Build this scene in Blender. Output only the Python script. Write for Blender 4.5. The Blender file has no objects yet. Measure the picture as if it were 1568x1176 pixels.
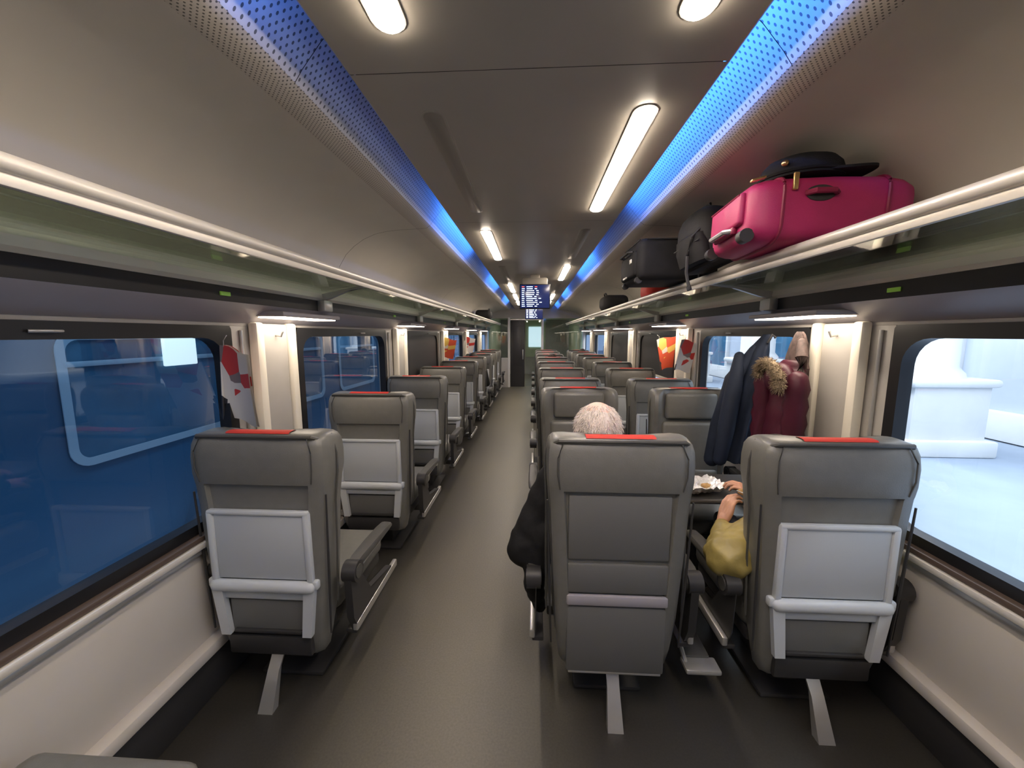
import bpy, bmesh, math, random
from mathutils import Vector, Matrix, Euler, noise as mnoise
random.seed(7)
S = bpy.context.scene
S.view_settings.view_transform = 'Standard'
S.view_settings.look = 'None'
COL = S.collection
YA, YB = -1.7, 11.6          # saloon extent
WL, WR = -1.43, 1.56         # inner wall planes
CH = 2.35

# ------------------------------------------------------------------ materials
def mat(name, col, rough=.5, metal=0., noise=0., nscale=20., bump=0., bscale=60., emit=None, es=0., spec=.5, coat=0.):
    m = bpy.data.materials.new(name); m.use_nodes = True
    nt = m.node_tree; N = nt.nodes; L = nt.links
    p = N['Principled BSDF']
    p.inputs['Base Color'].default_value = (*col, 1)
    p.inputs['Roughness'].default_value = rough
    p.inputs['Metallic'].default_value = metal
    p.inputs['Specular IOR Level'].default_value = spec
    p.inputs['Coat Weight'].default_value = coat
    tc = N.new('ShaderNodeTexCoord')
    if noise > 0:
        n = N.new('ShaderNodeTexNoise'); n.inputs['Scale'].default_value = nscale; n.inputs['Detail'].default_value = 6
        r = N.new('ShaderNodeValToRGB')
        r.color_ramp.elements[0].position = .3; r.color_ramp.elements[1].position = .7
        r.color_ramp.elements[0].color = (*[c*(1-noise) for c in col], 1)
        r.color_ramp.elements[1].color = (*[min(1, c*(1+noise)) for c in col], 1)
        L.new(tc.outputs['Object'], n.inputs['Vector']); L.new(n.outputs['Fac'], r.inputs['Fac'])
        L.new(r.outputs['Color'], p.inputs['Base Color'])
    if bump > 0:
        n2 = N.new('ShaderNodeTexNoise'); n2.inputs['Scale'].default_value = bscale; n2.inputs['Detail'].default_value = 4
        b = N.new('ShaderNodeBump'); b.inputs['Strength'].default_value = bump; b.inputs['Distance'].default_value = .01
        L.new(tc.outputs['Object'], n2.inputs['Vector']); L.new(n2.outputs['Fac'], b.inputs['Height'])
        L.new(b.outputs['Normal'], p.inputs['Normal'])
    if emit:
        p.inputs['Emission Color'].default_value = (*emit, 1); p.inputs['Emission Strength'].default_value = es
    return m

def glassmat(name, tint, refl=.12, rough=.02, mxr=.8, blend=.35):
    m = bpy.data.materials.new(name); m.use_nodes = True
    nt = m.node_tree; N = nt.nodes; L = nt.links
    N.remove(N['Principled BSDF'])
    out = N['Material Output']
    t = N.new('ShaderNodeBsdfTransparent'); t.inputs['Color'].default_value = (*tint, 1)
    g = N.new('ShaderNodeBsdfGlossy'); g.inputs['Roughness'].default_value = rough
    lw = N.new('ShaderNodeLayerWeight'); lw.inputs['Blend'].default_value = blend
    mp = N.new('ShaderNodeMapRange'); mp.inputs['To Min'].default_value = refl; mp.inputs['To Max'].default_value = mxr
    mx = N.new('ShaderNodeMixShader')
    L.new(lw.outputs['Fresnel'], mp.inputs['Value']); L.new(mp.outputs['Result'], mx.inputs['Fac'])
    L.new(t.outputs[0], mx.inputs[1]); L.new(g.outputs[0], mx.inputs[2]); L.new(mx.outputs[0], out.inputs['Surface'])
    return m

def perfmat(name, col, scale, rad, axis='X'):
    m = mat(name, col, .5)
    nt = m.node_tree; N = nt.nodes; L = nt.links; p = N['Principled BSDF']
    tc = N.new('ShaderNodeTexCoord'); sp = N.new('ShaderNodeSeparateXYZ'); cb = N.new('ShaderNodeCombineXYZ')
    L.new(tc.outputs['Object'], sp.inputs[0]); L.new(sp.outputs['X'], cb.inputs['X']); L.new(sp.outputs['Y'], cb.inputs['Y'])
    a = N.new('ShaderNodeVectorMath'); a.operation = 'SCALE'; a.inputs['Scale'].default_value = scale
    rz = N.new('ShaderNodeVectorRotate'); rz.rotation_type = 'Z_AXIS'; rz.inputs['Angle'].default_value = math.radians(45)
    f = N.new('ShaderNodeVectorMath'); f.operation = 'FRACTION'
    s = N.new('ShaderNodeVectorMath'); s.operation = 'SUBTRACT'; s.inputs[1].default_value = (.5, .5, 0)
    ln = N.new('ShaderNodeVectorMath'); ln.operation = 'LENGTH'
    lt = N.new('ShaderNodeMath'); lt.operation = 'LESS_THAN'; lt.inputs[1].default_value = rad
    mx = N.new('ShaderNodeMix'); mx.data_type = 'RGBA'
    mx.inputs['A'].default_value = (*col, 1); mx.inputs['B'].default_value = (*[c*.2 for c in col], 1)
    L.new(cb.outputs[0], rz.inputs['Vector']); L.new(rz.outputs[0], a.inputs[0]); L.new(a.outputs[0], f.inputs[0]); L.new(f.outputs[0], s.inputs[0])
    L.new(s.outputs[0], ln.inputs[0]); L.new(ln.outputs['Value'], lt.inputs[0]); L.new(lt.outputs[0], mx.inputs['Factor'])
    L.new(mx.outputs['Result'], p.inputs['Base Color'])
    return m

def magmat(name, a, bcol, c):
    m = mat(name, a, .35)
    nt = m.node_tree; N = nt.nodes; L = nt.links; p = N['Principled BSDF']
    tc = N.new('ShaderNodeTexCoord'); v = N.new('ShaderNodeTexVoronoi'); v.inputs['Scale'].default_value = 9
    r = N.new('ShaderNodeValToRGB'); r.color_ramp.interpolation = 'CONSTANT'
    e = r.color_ramp.elements; e[0].color = (*a, 1); e[1].position = .45; e[1].color = (*bcol, 1)
    x = e.new(.62); x.color = (*c, 1); x = e.new(.78); x.color = (*a, 1); x = e.new(.9); x.color = (.05, .05, .06, 1)
    sp = N.new('ShaderNodeSeparateColor')
    L.new(tc.outputs['Object'], v.inputs['Vector']); L.new(v.outputs['Color'], sp.inputs[0]); L.new(sp.outputs[0], r.inputs['Fac'])
    L.new(r.outputs['Color'], p.inputs['Base Color'])
    return m

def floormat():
    """one vinyl floor, shade under the seats painted into its colour (by world X)"""
    m = mat('floor_vinyl_shaded_sides', (.15, .135, .10), .42, bump=.05, bscale=200)
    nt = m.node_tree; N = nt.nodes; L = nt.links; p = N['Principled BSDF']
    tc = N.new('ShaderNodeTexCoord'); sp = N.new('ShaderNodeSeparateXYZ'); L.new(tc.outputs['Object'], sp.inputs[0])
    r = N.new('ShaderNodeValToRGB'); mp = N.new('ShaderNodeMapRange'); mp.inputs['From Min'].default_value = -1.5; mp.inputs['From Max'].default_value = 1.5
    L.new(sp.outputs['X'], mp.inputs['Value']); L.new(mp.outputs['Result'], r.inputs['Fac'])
    A, D = (.160, .146, .112, 1), (.040, .037, .032, 1)  # A: aisle vinyl, D: same floor with seat shade painted in
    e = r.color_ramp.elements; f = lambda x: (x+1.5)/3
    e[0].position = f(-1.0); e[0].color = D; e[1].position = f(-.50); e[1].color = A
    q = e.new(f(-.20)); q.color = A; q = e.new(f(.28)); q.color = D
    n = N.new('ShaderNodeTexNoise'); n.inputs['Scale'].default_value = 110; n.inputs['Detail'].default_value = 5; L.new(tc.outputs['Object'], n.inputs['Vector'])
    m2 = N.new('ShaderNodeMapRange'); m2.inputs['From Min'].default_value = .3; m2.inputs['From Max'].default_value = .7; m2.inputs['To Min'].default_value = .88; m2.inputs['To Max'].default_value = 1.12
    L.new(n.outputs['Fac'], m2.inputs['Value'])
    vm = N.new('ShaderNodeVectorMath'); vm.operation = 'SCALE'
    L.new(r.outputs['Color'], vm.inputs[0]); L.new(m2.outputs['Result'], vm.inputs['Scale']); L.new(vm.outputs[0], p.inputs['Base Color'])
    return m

M = dict(
 ceil=mat('ceiling_panel_paint', (.60, .555, .485), .42, noise=.03, nscale=3),
 ceilc=mat('ceiling_centre_paint', (.37, .345, .30), .38, noise=.03, nscale=3),
 dark=mat('dark_gap', (.02, .02, .02), .7),
 perf=perfmat('perforated_panel', (.60, .60, .61), 62, .22),
 perf2=perfmat('perforated_edge', (.58, .53, .46), 90, .22),
 wall=mat('wall_panel', (.62, .58, .53), .5, noise=.03, nscale=4),
 wallg=mat('wall_pillar_grey', (.42, .40, .375), .5, noise=.05, nscale=5),
 cream=mat('pillar_cream', (.82, .77, .67), .5),
 alu=mat('aluminium', (.60, .59, .57), .35, .7, noise=.05, nscale=8),
 rail=mat('rail_metal', (.76, .72, .66), .38, .3),
 lilac=mat('rack_underside', (.36, .34, .37), .4),
 black=mat('black_plastic', (.012, .012, .014), .35),
 brown=mat('ledge_brown', (.10, .07, .055), .4, noise=.1, nscale=12),
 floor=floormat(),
 leather=mat('seat_leather', (.165, .162, .148), .34, noise=.05, nscale=25, bump=.08, bscale=250),
 leather2=mat('seat_leather_dark', (.078, .076, .070), .42, noise=.06, nscale=25, bump=.10, bscale=250),
 shell=mat('seat_back_plastic', (.145, .145, .140), .38, bump=.05, bscale=200),
 dgrey=mat('dark_grey_plastic', (.035, .034, .035), .45),
 tray=mat('tray_plastic', (.46, .49, .52), .35, bump=.03, bscale=150),
 trayf=mat('tray_frame', (.55, .58, .61), .32),
 red=mat('red_headrest_cover', (.58, .035, .022), .7),
 lampon=mat('lamp_lit', (1, .9, .75), .5, emit=(1, .85, .68), es=54),
 lampoff=mat('lamp_unlit', (.24, .22, .19), .3),
 read=mat('reading_light', (1, .85, .7), .5, emit=(1, .85, .68), es=12),
 glass=glassmat('window_glass', (.90, .95, .98), .05, .02, .38, .25),
 rglass=glassmat('rack_glass', (.84, .94, .86), .20, .04, .75),
 screen=mat('screen', (.01, .012, .03), .2, emit=(.02, .04, .20), es=.5),
 text=mat('screen_text', (.8, .9, 1), .5, emit=(.6, .75, 1), es=1.3),
 textr=mat('screen_text_red', (.8, .1, .1), .5, emit=(1, .15, .1), es=1.2),
 green=mat('seat_number_display', (.1, .25, .05), .5, emit=(.5, .8, .1), es=.12),
 pink=mat('suitcase_fabric', (.42, .022, .12), .5, noise=.12, nscale=6, bump=.12, bscale=300),
 pinkd=mat('suitcase_trim', (.23, .012, .055), .5),
 bag=mat('bag_nylon', (.016, .016, .018), .7, noise=.2, nscale=12, bump=.15, bscale=30, spec=.2),
 strap=mat('bag_strap', (.035, .035, .04), .6, spec=.3),
 gold=mat('brass', (.8, .55, .25), .3, 1),
 white=mat('white_label', (.75, .72, .68), .5),
 felt=mat('hat_felt', (.018, .018, .022), .85, bump=.2, bscale=100, spec=.2),
 navy=mat('navy_jacket', (.013, .020, .040), .7, noise=.2, nscale=8, bump=.3, bscale=14, spec=.3),
 maroon=mat('maroon_puffer', (.062, .007, .020), .45, noise=.2, nscale=8, bump=.25, bscale=18, spec=.4),
 fur=mat('fur_trim', (.27, .21, .145), .9, noise=.55, nscale=90, bump=.6, bscale=90, spec=.1),
 tan=mat('tan_lining', (.085, .055, .05), .7, noise=.6, nscale=30),
 skin=mat('skin', (.62, .33, .22), .5, noise=.06, nscale=30, bump=.06, bscale=200),
 skinp=mat('skin_pink', (.78, .53, .45), .5, noise=.08, nscale=25, bump=.05, bscale=150),
 hairw=mat('white_hair', (.78, .70, .65), .85, noise=.12, nscale=60, bump=.5, bscale=160, spec=.2),
 haird=mat('dark_hair', (.03, .02, .015), .6, noise=.3, nscale=60, bump=.6, bscale=120),
 lips=mat('lips', (.45, .15, .13), .5), eye=mat('eye_white', (.8, .8, .8), .2), iris=mat('iris', (.04, .03, .02), .2),
 yellow=mat('yellow_jacket', (.32, .25, .075), .42, noise=.15, nscale=14, bump=.3, bscale=25),
 blackc=mat('black_cloth', (.012, .012, .013), .7, noise=.2, nscale=20, bump=.3, bscale=25, spec=.3),
 jeans=mat('dark_trousers', (.03, .035, .05), .8, noise=.2, nscale=40, bump=.3, bscale=60),
 shoe=mat('shoe', (.02, .015, .012), .4),
 foil=mat('aluminium_foil', (.9, .9, .9), .3, .5, noise=.2, nscale=60, bump=.5, bscale=70),
 bread=mat('bread', (.5, .3, .12), .8, noise=.2, nscale=60, bump=.5, bscale=90),
 table=mat('table_top', (.10, .095, .09), .35),
 tblue=mat('blue_train_paint', (.030, .115, .225), .25, noise=.15, nscale=.6),
 tblue2=mat('blue_train_glass', (.05, .155, .27), .12, noise=.25, nscale=1.5),
 tframe=mat('blue_train_window_frame', (.32, .48, .60), .35),
 sign=mat('lit_sign', (.8, .9, .9), .5, emit=(.75, .95, 1), es=.9),
 stone=mat('stone_white', (.74, .74, .73), .7, noise=.06, nscale=1.5),
 facade=mat('facade', (.52, .57, .65), .8, noise=.08, nscale=.8),
 plat=mat('platform', (.33, .39, .48), .6, noise=.06, nscale=2),
 gravel=mat('gravel', (.05, .06, .08), .9, noise=.3, nscale=10),
 vest=mat('vestibule_panel', (.55, .62, .42), .5),
 mag1=magmat('magazine_cover_a', (.78, .75, .72), (.65, .06, .05), (.25, .2, .2)),
 mag2=magmat('magazine_cover_b', (.75, .12, .06), (.85, .6, .15), (.8, .75, .7)),
 paper=mat('paper', (.75, .73, .70), .6),
)

# ------------------------------------------------------------------ mesh builder
class B:
    def __init__(s): s.V = []; s.F = []; s.FM = []; s.mats = []
    def mi(s, m):
        m = M[m] if isinstance(m, str) else m
        if m not in s.mats: s.mats.append(m)
        return s.mats.index(m)
    def add(s, V, F, m):
        o = len(s.V); k = s.mi(m)
        s.V += [tuple(v) for v in V]; s.F += [tuple(i+o for i in f) for f in F]; s.FM += [k]*len(F)
    def frombm(s, bm, m, mx=None):
        bm.verts.index_update()
        s.add([(mx @ v.co if mx else v.co) for v in bm.verts], [[v.index for v in f.verts] for f in bm.faces], m); bm.free()
    def box(s, c, d, m, bev=.005, rot=(0, 0, 0), seg=2):
        bm = bmesh.new(); bmesh.ops.create_cube(bm, size=1)
        for v in bm.verts: v.co = Vector((v.co.x*d[0], v.co.y*d[1], v.co.z*d[2]))
        bev = min(bev, min(d)*.49)
        if bev > 0: bmesh.ops.bevel(bm, geom=bm.edges[:], offset=bev, segments=seg, profile=.5, affect='EDGES')
        s.frombm(bm, m, Matrix.Translation(c) @ Euler([math.radians(a) for a in rot]).to_matrix().to_4x4())
    def sphere(s, c, r, m, n=20, rot=(0, 0, 0)):
        bm = bmesh.new(); bmesh.ops.create_uvsphere(bm, u_segments=n, v_segments=max(8, n//2+2), radius=1)
        for v in bm.verts: v.co = Vector((v.co.x*r[0], v.co.y*r[1], v.co.z*r[2]))
        s.frombm(bm, m, Matrix.Translation(c) @ Euler([math.radians(a) for a in rot]).to_matrix().to_4x4())
    def loft(s, rings, m, cap=True, closed=True):
        n = len(rings[0]); V = [p for r in rings for p in r]; F = []
        for i in range(len(rings)-1):
            for j in range(n if closed else n-1):
                k = (j+1) % n
                F.append((i*n+j, i*n+k, (i+1)*n+k, (i+1)*n+j))
        if cap and closed:
            for base, rv in ((0, True), ((len(rings)-1)*n, False)):
                c = sum((Vector(p) for p in rings[0 if base == 0 else -1]), Vector())/n
                V.append(c); ci = len(V)-1
                for j in range(n):
                    k = (j+1) % n
                    F.append((base+k, base+j, ci) if rv else (base+j, base+k, ci))
        s.add(V, F, m)
    def tube(s, pts, rad, m, n=12, sx=1., sy=1., rnd=False):
        pts = [Vector(p) for p in pts]
        if not hasattr(rad, '__len__'): rad = [rad]*len(pts)
        rings = []
        up = Vector((0, 0, 1))
        for i, p in enumerate(pts):
            d = (pts[min(i+1, len(pts)-1)]-pts[max(i-1, 0)]).normalized()
            u = up if abs(d.dot(up)) < .95 else Vector((0, 1, 0))
            a = d.cross(u).normalized(); b_ = a.cross(d).normalized()
            ring = lambda q, r: [q + a*math.cos(t)*r*sx + b_*math.sin(t)*r*sy for t in [2*math.pi*j/n for j in range(n)]]
            if rnd and i == 0:
                for q in (85, 60, 30): q = math.radians(q); rings.append(ring(p-d*rad[i]*math.sin(q), rad[i]*math.cos(q)))
            rings.append(ring(p, rad[i]))
            if rnd and i == len(pts)-1:
                for q in (30, 60, 85): q = math.radians(q); rings.append(ring(p+d*rad[i]*math.sin(q), rad[i]*math.cos(q)))
        s.loft(rings, m)
    def extr(s, prof, y0, y1, m, closed=False, cap=False):
        s.loft([[(x, y0, z) for x, z in prof], [(x, y1, z) for x, z in prof]], m, cap=cap, closed=closed)
    def mesh(s, name, ang=38):
        me = bpy.data.meshes.new(name); me.from_pydata(s.V, [], s.F)
        for m in s.mats: me.materials.append(m)
        me.polygons.foreach_set('material_index', s.FM)
        bm = bmesh.new(); bm.from_mesh(me); bmesh.ops.recalc_face_normals(bm, faces=bm.faces[:]); bm.to_mesh(me); bm.free()
        me.shade_smooth(); me.set_sharp_from_angle(angle=math.radians(ang)); me.update()
        return me
    def obj(s, name, loc=(0, 0, 0), rot=0, ang=38):
        return inst(name, s.mesh(name, ang), loc, rot)

def inst(name, me, loc=(0, 0, 0), rot=0):
    o = bpy.data.objects.new(name, me); COL.objects.link(o); o.location = loc
    o.rotation_euler = (0, 0, math.radians(rot)) if not hasattr(rot, '__len__') else [math.radians(a) for a in rot]
    return o

def SX(side, x):
    W = -WL if side < 0 else WR
    return side*(x if x <= 1 else 1+(x-1)*(W-1)/.5)

# ------------------------------------------------------------------ shell
b = B()
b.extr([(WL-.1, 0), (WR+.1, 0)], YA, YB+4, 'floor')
b.extr([(WL-.1, -.08), (WR+.1, -.08)], YA, YB+4, 'dark')
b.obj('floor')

joints = [YA] + [y for y in [1.2+1.5*k for k in range(-2, 8)] if YA < y < YB] + [YB]
b = B(); g = .0013
prof_side = [(.705, 2.335), (.73, 2.318), (.80, 2.314), (.9, 2.31), (1.0, 2.302), (1.1, 2.285), (1.2, 2.25), (1.28, 2.205), (1.35, 2.15), (1.41, 2.07), (1.445, 1.98), (1.455, 1.84)]
for i in range(len(joints)-1):
    y0, y1 = joints[i]+g, joints[i+1]-g
    w = .547
    b.extr([(-w, 2.375), (-w, 2.36), (-w+.01, 2.35), (w-.01, 2.35), (w, 2.36), (w, 2.375)], y0, y1, 'ceilc')
    for sd in (-1, 1):
        b.extr([(sd*.44, 2.57), (sd*.50, 2.535), (sd*.56, 2.495), (sd*.62, 2.44), (sd*.68, 2.37), (sd*.705, 2.335)], y0, y1, 'perf')
sj = [YA, 2.7, 5.7, 8.7, YB]
for i in range(len(sj)-1):
    y0, y1 = sj[i]+.002, sj[i+1]-.002
    for sd in (-1, 1):
        b.extr([(SX(sd, x), z) for x, z in prof_side[:3]], y0, y1, 'perf2')
        b.extr([(SX(sd, x), z) for x, z in prof_side[2:]], y0, y1, 'ceil')
b.extr([(-.54, 2.378), (.54, 2.378)], YA, YB, 'dark')
for sd in (-1, 1):
    b.extr([(SX(sd, x), z+.006) for x, z in prof_side], YA, YB, 'dark')
    b.extr([(sd*.44, 2.58), (sd*.56, 2.505), (sd*.62, 2.45), (sd*.705, 2.345)], YA, YB, 'dark')
b.extr([(WL-.1, 2.6), (WR+.1, 2.6)], YA, YB+4, 'dark')
b.obj('ceiling')

# windows y ranges
wins = [(.10-.2, 1.76)] + [(2.27+2.05*k, 2.27+2.05*k+1.42) for k in range(0, 5)]
wins = [(-1.5, -.35)] + wins
ZB, ZT = .765, 1.64
def wall(side):
    X = WL if side < 0 else WR
    b = B()
    def seg(y0, y1, z0, z1, m='wall', off=0, th=.08):
        b.box((X+side*(th/2)+off, (y0+y1)/2, (z0+z1)/2), (th, y1-y0, z1-z0), m, .002)
    seg(YA, YB, .24, ZB-.03); seg(YA, YB, -.02, .24, 'dgrey', side*.01)
    seg(YA, YB, ZT, 1.9, 'wallg'); seg(YA, YB, 1.9, 2.55, 'dark', side*.02)
    edges = [YA]+[e for w in wins for e in w]+[YB]
    for i in range(0, len(edges), 2):
        y0, y1 = edges[i], edges[i+1]
        if y1-y0 < .02: continue
        seg(y0, y1, ZB-.03, ZT, 'wallg')
        if y1-y0 > .3 and y1-y0 < .8:
            c = (y0+y1)/2
            xx = X-side*.02
            b.box((xx, c+.01, 1.19), (.04, .20, .93), 'wallg', .01)
            b.box((xx-side*.012, c-.125, 1.19), (.05, .055, .94), 'cream', .012)
            b.box((xx-side*.012, c+.145, 1.19), (.05, .055, .94), 'cream', .012)
            b.tube([(X-side*.01, y0+.055, .8), (X-side*.01, y0+.055, 1.62)], .008, 'alu')
            b.tube([(X-side*.01, y1-.055, .8), (X-side*.01, y1-.055, 1.62)], .008, 'alu')
            b.tube([(X-side*.02, c+.01, 1.6), (X-side*.07, c+.01, 1.59), (X-side*.08, c+.01, 1.615)], .006, 'alu', rnd=True)
    b.obj('wall_left' if side < 0 else 'wall_right')
    b = B()
    b.box((X-side*.012, (YA+YB)/2, ZB-.025), (.05, YB-YA, .022), 'brown', .004)
    b.box((X-side*.018, (YA+YB)/2, ZB-.052), (.06, YB-YA, .028), 'rail', .008)
    b.box((X-side*.010, (YA+YB)/2, ZB-.085), (.035, YB-YA, .022), 'alu', .006)
    b.obj('trim_1' if side < 0 else 'trim_2')
    b = B()
    b.box((X-side*.02, (YA+YB)/2, .235), (.06, YB-YA, .055), 'wall', .012)
    b.box((X-side*.008, (YA+YB)/2, .10), (.02, YB-YA, .20), 'dgrey', .004)
    b.obj('baseboard_left' if side < 0 else 'baseboard_right')
wall(-1); wall(1)

def rrect(y0, y1, z0, z1, r, n=6):
    P = []
    for cy, cz, a0 in ((y1-r, z1-r, 0), (y0+r, z1-r, 90), (y0+r, z0+r, 180), (y1-r, z0+r, 270)):
        for k in range(n+1):
            a = math.radians(a0+90*k/n); P.append((cy+r*math.cos(a), cz+r*math.sin(a)))
    return P
wn = 0
for side in (-1, 1):
    X = WL if side < 0 else WR
    for k, (y0, y1) in enumerate(wins):
        wn += 1; b = B()
        o = rrect(y0, y1, ZB-.02, ZT, .02); inn = rrect(y0+.05, y1-.05, ZB+.03, ZT-.055, .11)
        xa, xb = X-side*.006, X+side*.05
        b.loft([[(xb, y, z) for y, z in o], [(xa, y, z) for y, z in o], [(xa, y, z) for y, z in inn], [(xb, y, z) for y, z in inn]], 'black', cap=False)
        gl = rrect(y0+.045, y1-.045, ZB+.025, ZT-.05, .11)
        xg = X+side*.035
        b.add([(xg, y, z) for y, z in gl], [list(range(len(gl)))], 'glass')
        b.tube([(X-side*.012, y0+.6*(y1-y0), ZT-.03), (X-side*.03, y0+.6*(y1-y0)+.04, ZT-.03), (X-side*.012, y0+.6*(y1-y0)+.08, ZT-.03)], .005, 'alu')
        if k == 3 or (k == 4 and side > 0):
            z1 = 1.08
            b.box((X+side*.012, (y0+y1)/2, (z1+ZT-.05)/2), (.006, y1-y0-.1, ZT-.05-z1), 'dgrey', 0)
            b.box((X+side*.010, (y0+y1)/2, z1), (.016, y1-y0-.1, .03), 'wall', .005)
        b.obj('window_%d' % wn)

# end walls
b = B()
b.box(((WL+WR)/2, YA-.04, 1.2), (WR-WL+.3, .08, 2.6), 'wallg', .0)
b.obj('wall_back')
b = B()
YP = YB
b.box(((WL-.72)/2-.02, YP+.03, .45), (-.72-WL+.1, .06, .9), 'wallg', .005)
b.box(((WR+.28)/2+.02, YP+.03, .45), (WR-.28+.1, .06, .9), 'wallg', .005)
b.box(((WL+WR)/2, YP+.03, 2.32), (WR-WL+.2, .06, .50), 'wallg', .005)
for x in (-.72, .28, -1.40, 1.52):
    b.box((x, YP+.03, 1.05), (.07, .08, 2.1), 'paper', .01)
b.box((-1.06, YP+.03, 1.5), (.66, .01, 1.2), 'glass', 0); b.box((.90, YP+.03, 1.5), (1.2, .01, 1.2), 'glass', 0)
b.obj('wall_front')
b = B()
b.box((-.46, YP+.03, 1.03), (.42, .04, 2.02), 'dgrey', .01)
b.box((-.46, YP+.005, 1.25), (.28, .012, 1.2), 'dgrey', .004); b.box((-.3, YP-.01, 1.0), (.03, .05, .3), 'alu', .01)
b.box((.0, YP+.03, 1.03), (.46, .008, 1.98), 'glass', 0)
b.box((-.22, YP+.03, 2.04), (.92, .06, .03), 'alu', .0)
b.obj('door_1')
b = B()
b.box(((WL+WR)/2, YB+4, 1.2), (2.8, .06, 2.4), 'wallg', 0)
for x in (WL+.10, WR-.10): b.box((x, YB+2.05, 1.1), (.06, 3.8, 2.2), 'vest', 0)
b.box((.06, YB+2.05, 2.2), (2.8, 3.8, .04), 'vest', 0)
b.box((.1, YB+3.95, 1.45), (.8, .04, 1.5), 'vest', .01); b.box((.1, YB+3.9, 1.5), (.55, .04, .8), 'sign', .01)
b.obj('vestibule')
b = B()
b.box((.1, YB+1.5, 2.168), (.5, .8, .02), 'rail', .008); b.box((.1, YB+1.5, 2.156), (.44, .74, .01), 'read', .004)
b.obj('vestibule_lamp')

# ------------------------------------------------------------------ luggage racks
def rack(side):
    b = B(); s = lambda x: SX(side, x)
    b.tube([(s(.98), YA+.01, 1.915), (s(.98), YB-.01, 1.915)], .019, 'rail', 16)
    b.box((s(.985), (YA+YB)/2, 1.888), (.016, YB-YA-.02, .03), 'rail', .003)
    A_, Z_ = YA+.01, YB-.01
    b.extr([(s(.99), 1.895), (s(1.33), 1.85), (s(1.33), 1.842), (s(.99), 1.887)], A_, Z_, 'rglass', closed=True)
    b.extr([(s(1.32), 1.858), (s(1.35), 1.858), (s(1.35), 1.80), (s(1.325), 1.80), (s(1.315), 1.815), (s(1.32), 1.84)], A_, Z_, 'rail', closed=True)
    b.extr([(s(1.33), 1.80), (s(1.332), 1.735)], A_, Z_, 'black')
    b.extr([(s(1.325), 1.737), (s(1.36), 1.715), (s(1.495), 1.655)], A_, Z_, 'lilac')
    b.extr([(s(1.35), 1.855), (s(1.495), 1.855)], A_, Z_, 'lilac')
    ys = [2.02-2.05*1, 2.02, 4.0, 6.05, 8.1, 10.15]
    for y in ys:
        b.loft([[(s(.98), y+d, 1.90), (s(1.15), y+d, 1.87), (s(1.33), y+d, 1.84), (s(1.33), y+d, 1.80), (s(1.26), y+d, 1.815), (s(1.12), y+d, 1.865), (s(.99), y+d, 1.885)] for d in (-.012+.3, .012+.3)], 'alu')
        b.box((s(1.31), y+.3, 1.77), (.05, .10, .07), 'alu', .01)
        b.box(((s(1.25)+s(1.45))/2, y+.1, 1.70), (abs(s(1.45)-s(1.25)), .56, .025), 'lilac', .01)
        b.box(((s(1.27)+s(1.43))/2, y+.1, 1.686), (abs(s(1.43)-s(1.27)), .50, .008), 'read', .003)
        b.box((s(1.327), y-.45, 1.768), (.006, .05, .016), 'green', 0)
        b.box((s(1.38), y+.1, 1.72), (.05, .2, .05), 'lilac', .01)
    b.obj('luggage_rack')
rack(-1); rack(1)

# ------------------------------------------------------------------ ceiling lamps
def pill(L, w, h, n=8):
    P = []
    for c, a0 in ((L/2-w/2, 0), (-L/2+w/2, 180)):
        for k in range(n+1):
            a = math.radians(a0+180*k/n)
            P.append((w/2*math.cos(a), c+w/2*math.sin(a)))
    return P
def lampmesh(m, dz):
    b = B(); P = pill(1.1, .085, 0); Q = pill(1.085, .070, 0)
    b.loft([[(x, y, 0) for x, y in P], [(x, y, -dz*.3) for x, y in P], [(x, y, -dz*.35) for x, y in Q]], 'ceilc')
    b.loft([[(x, y, -dz*.4) for x, y in Q], [(x, y, -dz*.7) for x, y in Q], [(x*.8, y*.99, -dz) for x, y in Q]], m)
    return b.mesh('ceiling_lamp')
lon, loff = lampmesh('lampon', .014), lampmesh('lampoff', .006)
for k in range(-1, 7):
    yc = .50+1.5*k if k <= 0 else .44+1.5*k
    if yc > YB-.6: continue
    inst('ceiling_lamp', lon if k in (0, 2, 4, 5, 6) else loff, (-.352, yc, CH+.001))
    inst('ceiling_lamp', lon if k in (0, 1, 3, 5, 6) else loff, (.375, yc, CH+.001))

def area(name, loc, rot, sx, sy, col, power):
    l = bpy.data.lights.new(name, 'AREA'); l.shape = 'RECTANGLE'; l.size = sx; l.size_y = sy; l.color = col; l.energy = power
    o = bpy.data.objects.new(name, l); COL.objects.link(o); o.location = loc; o.rotation_euler = rot
    return o
for sd, segs in ((-1, [(-1.2, .9), (2.7, 4.0), (5.6, 7.0), (8.6, 10)]), (1, [(-1.2, 2.65), (4.2, 5.6), (7.2, 8.6), (10, 11.3)])):
    for y0, y1 in segs:
        d = Vector((sd, 0, .18)).normalized()
        o = area('cove_led_strip', (sd*.475, (y0+y1)/2, 2.40), (0, 0, 0), 1, 1, (.04, .215, 1), 5.6*(y1-y0))
        z = -d; y = Vector((0, 1, 0)); x = y.cross(z).normalized()
        o.rotation_euler = Matrix((x, y, z)).transposed().to_euler()
        o.data.size = .02; o.data.size_y = y1-y0

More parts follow.
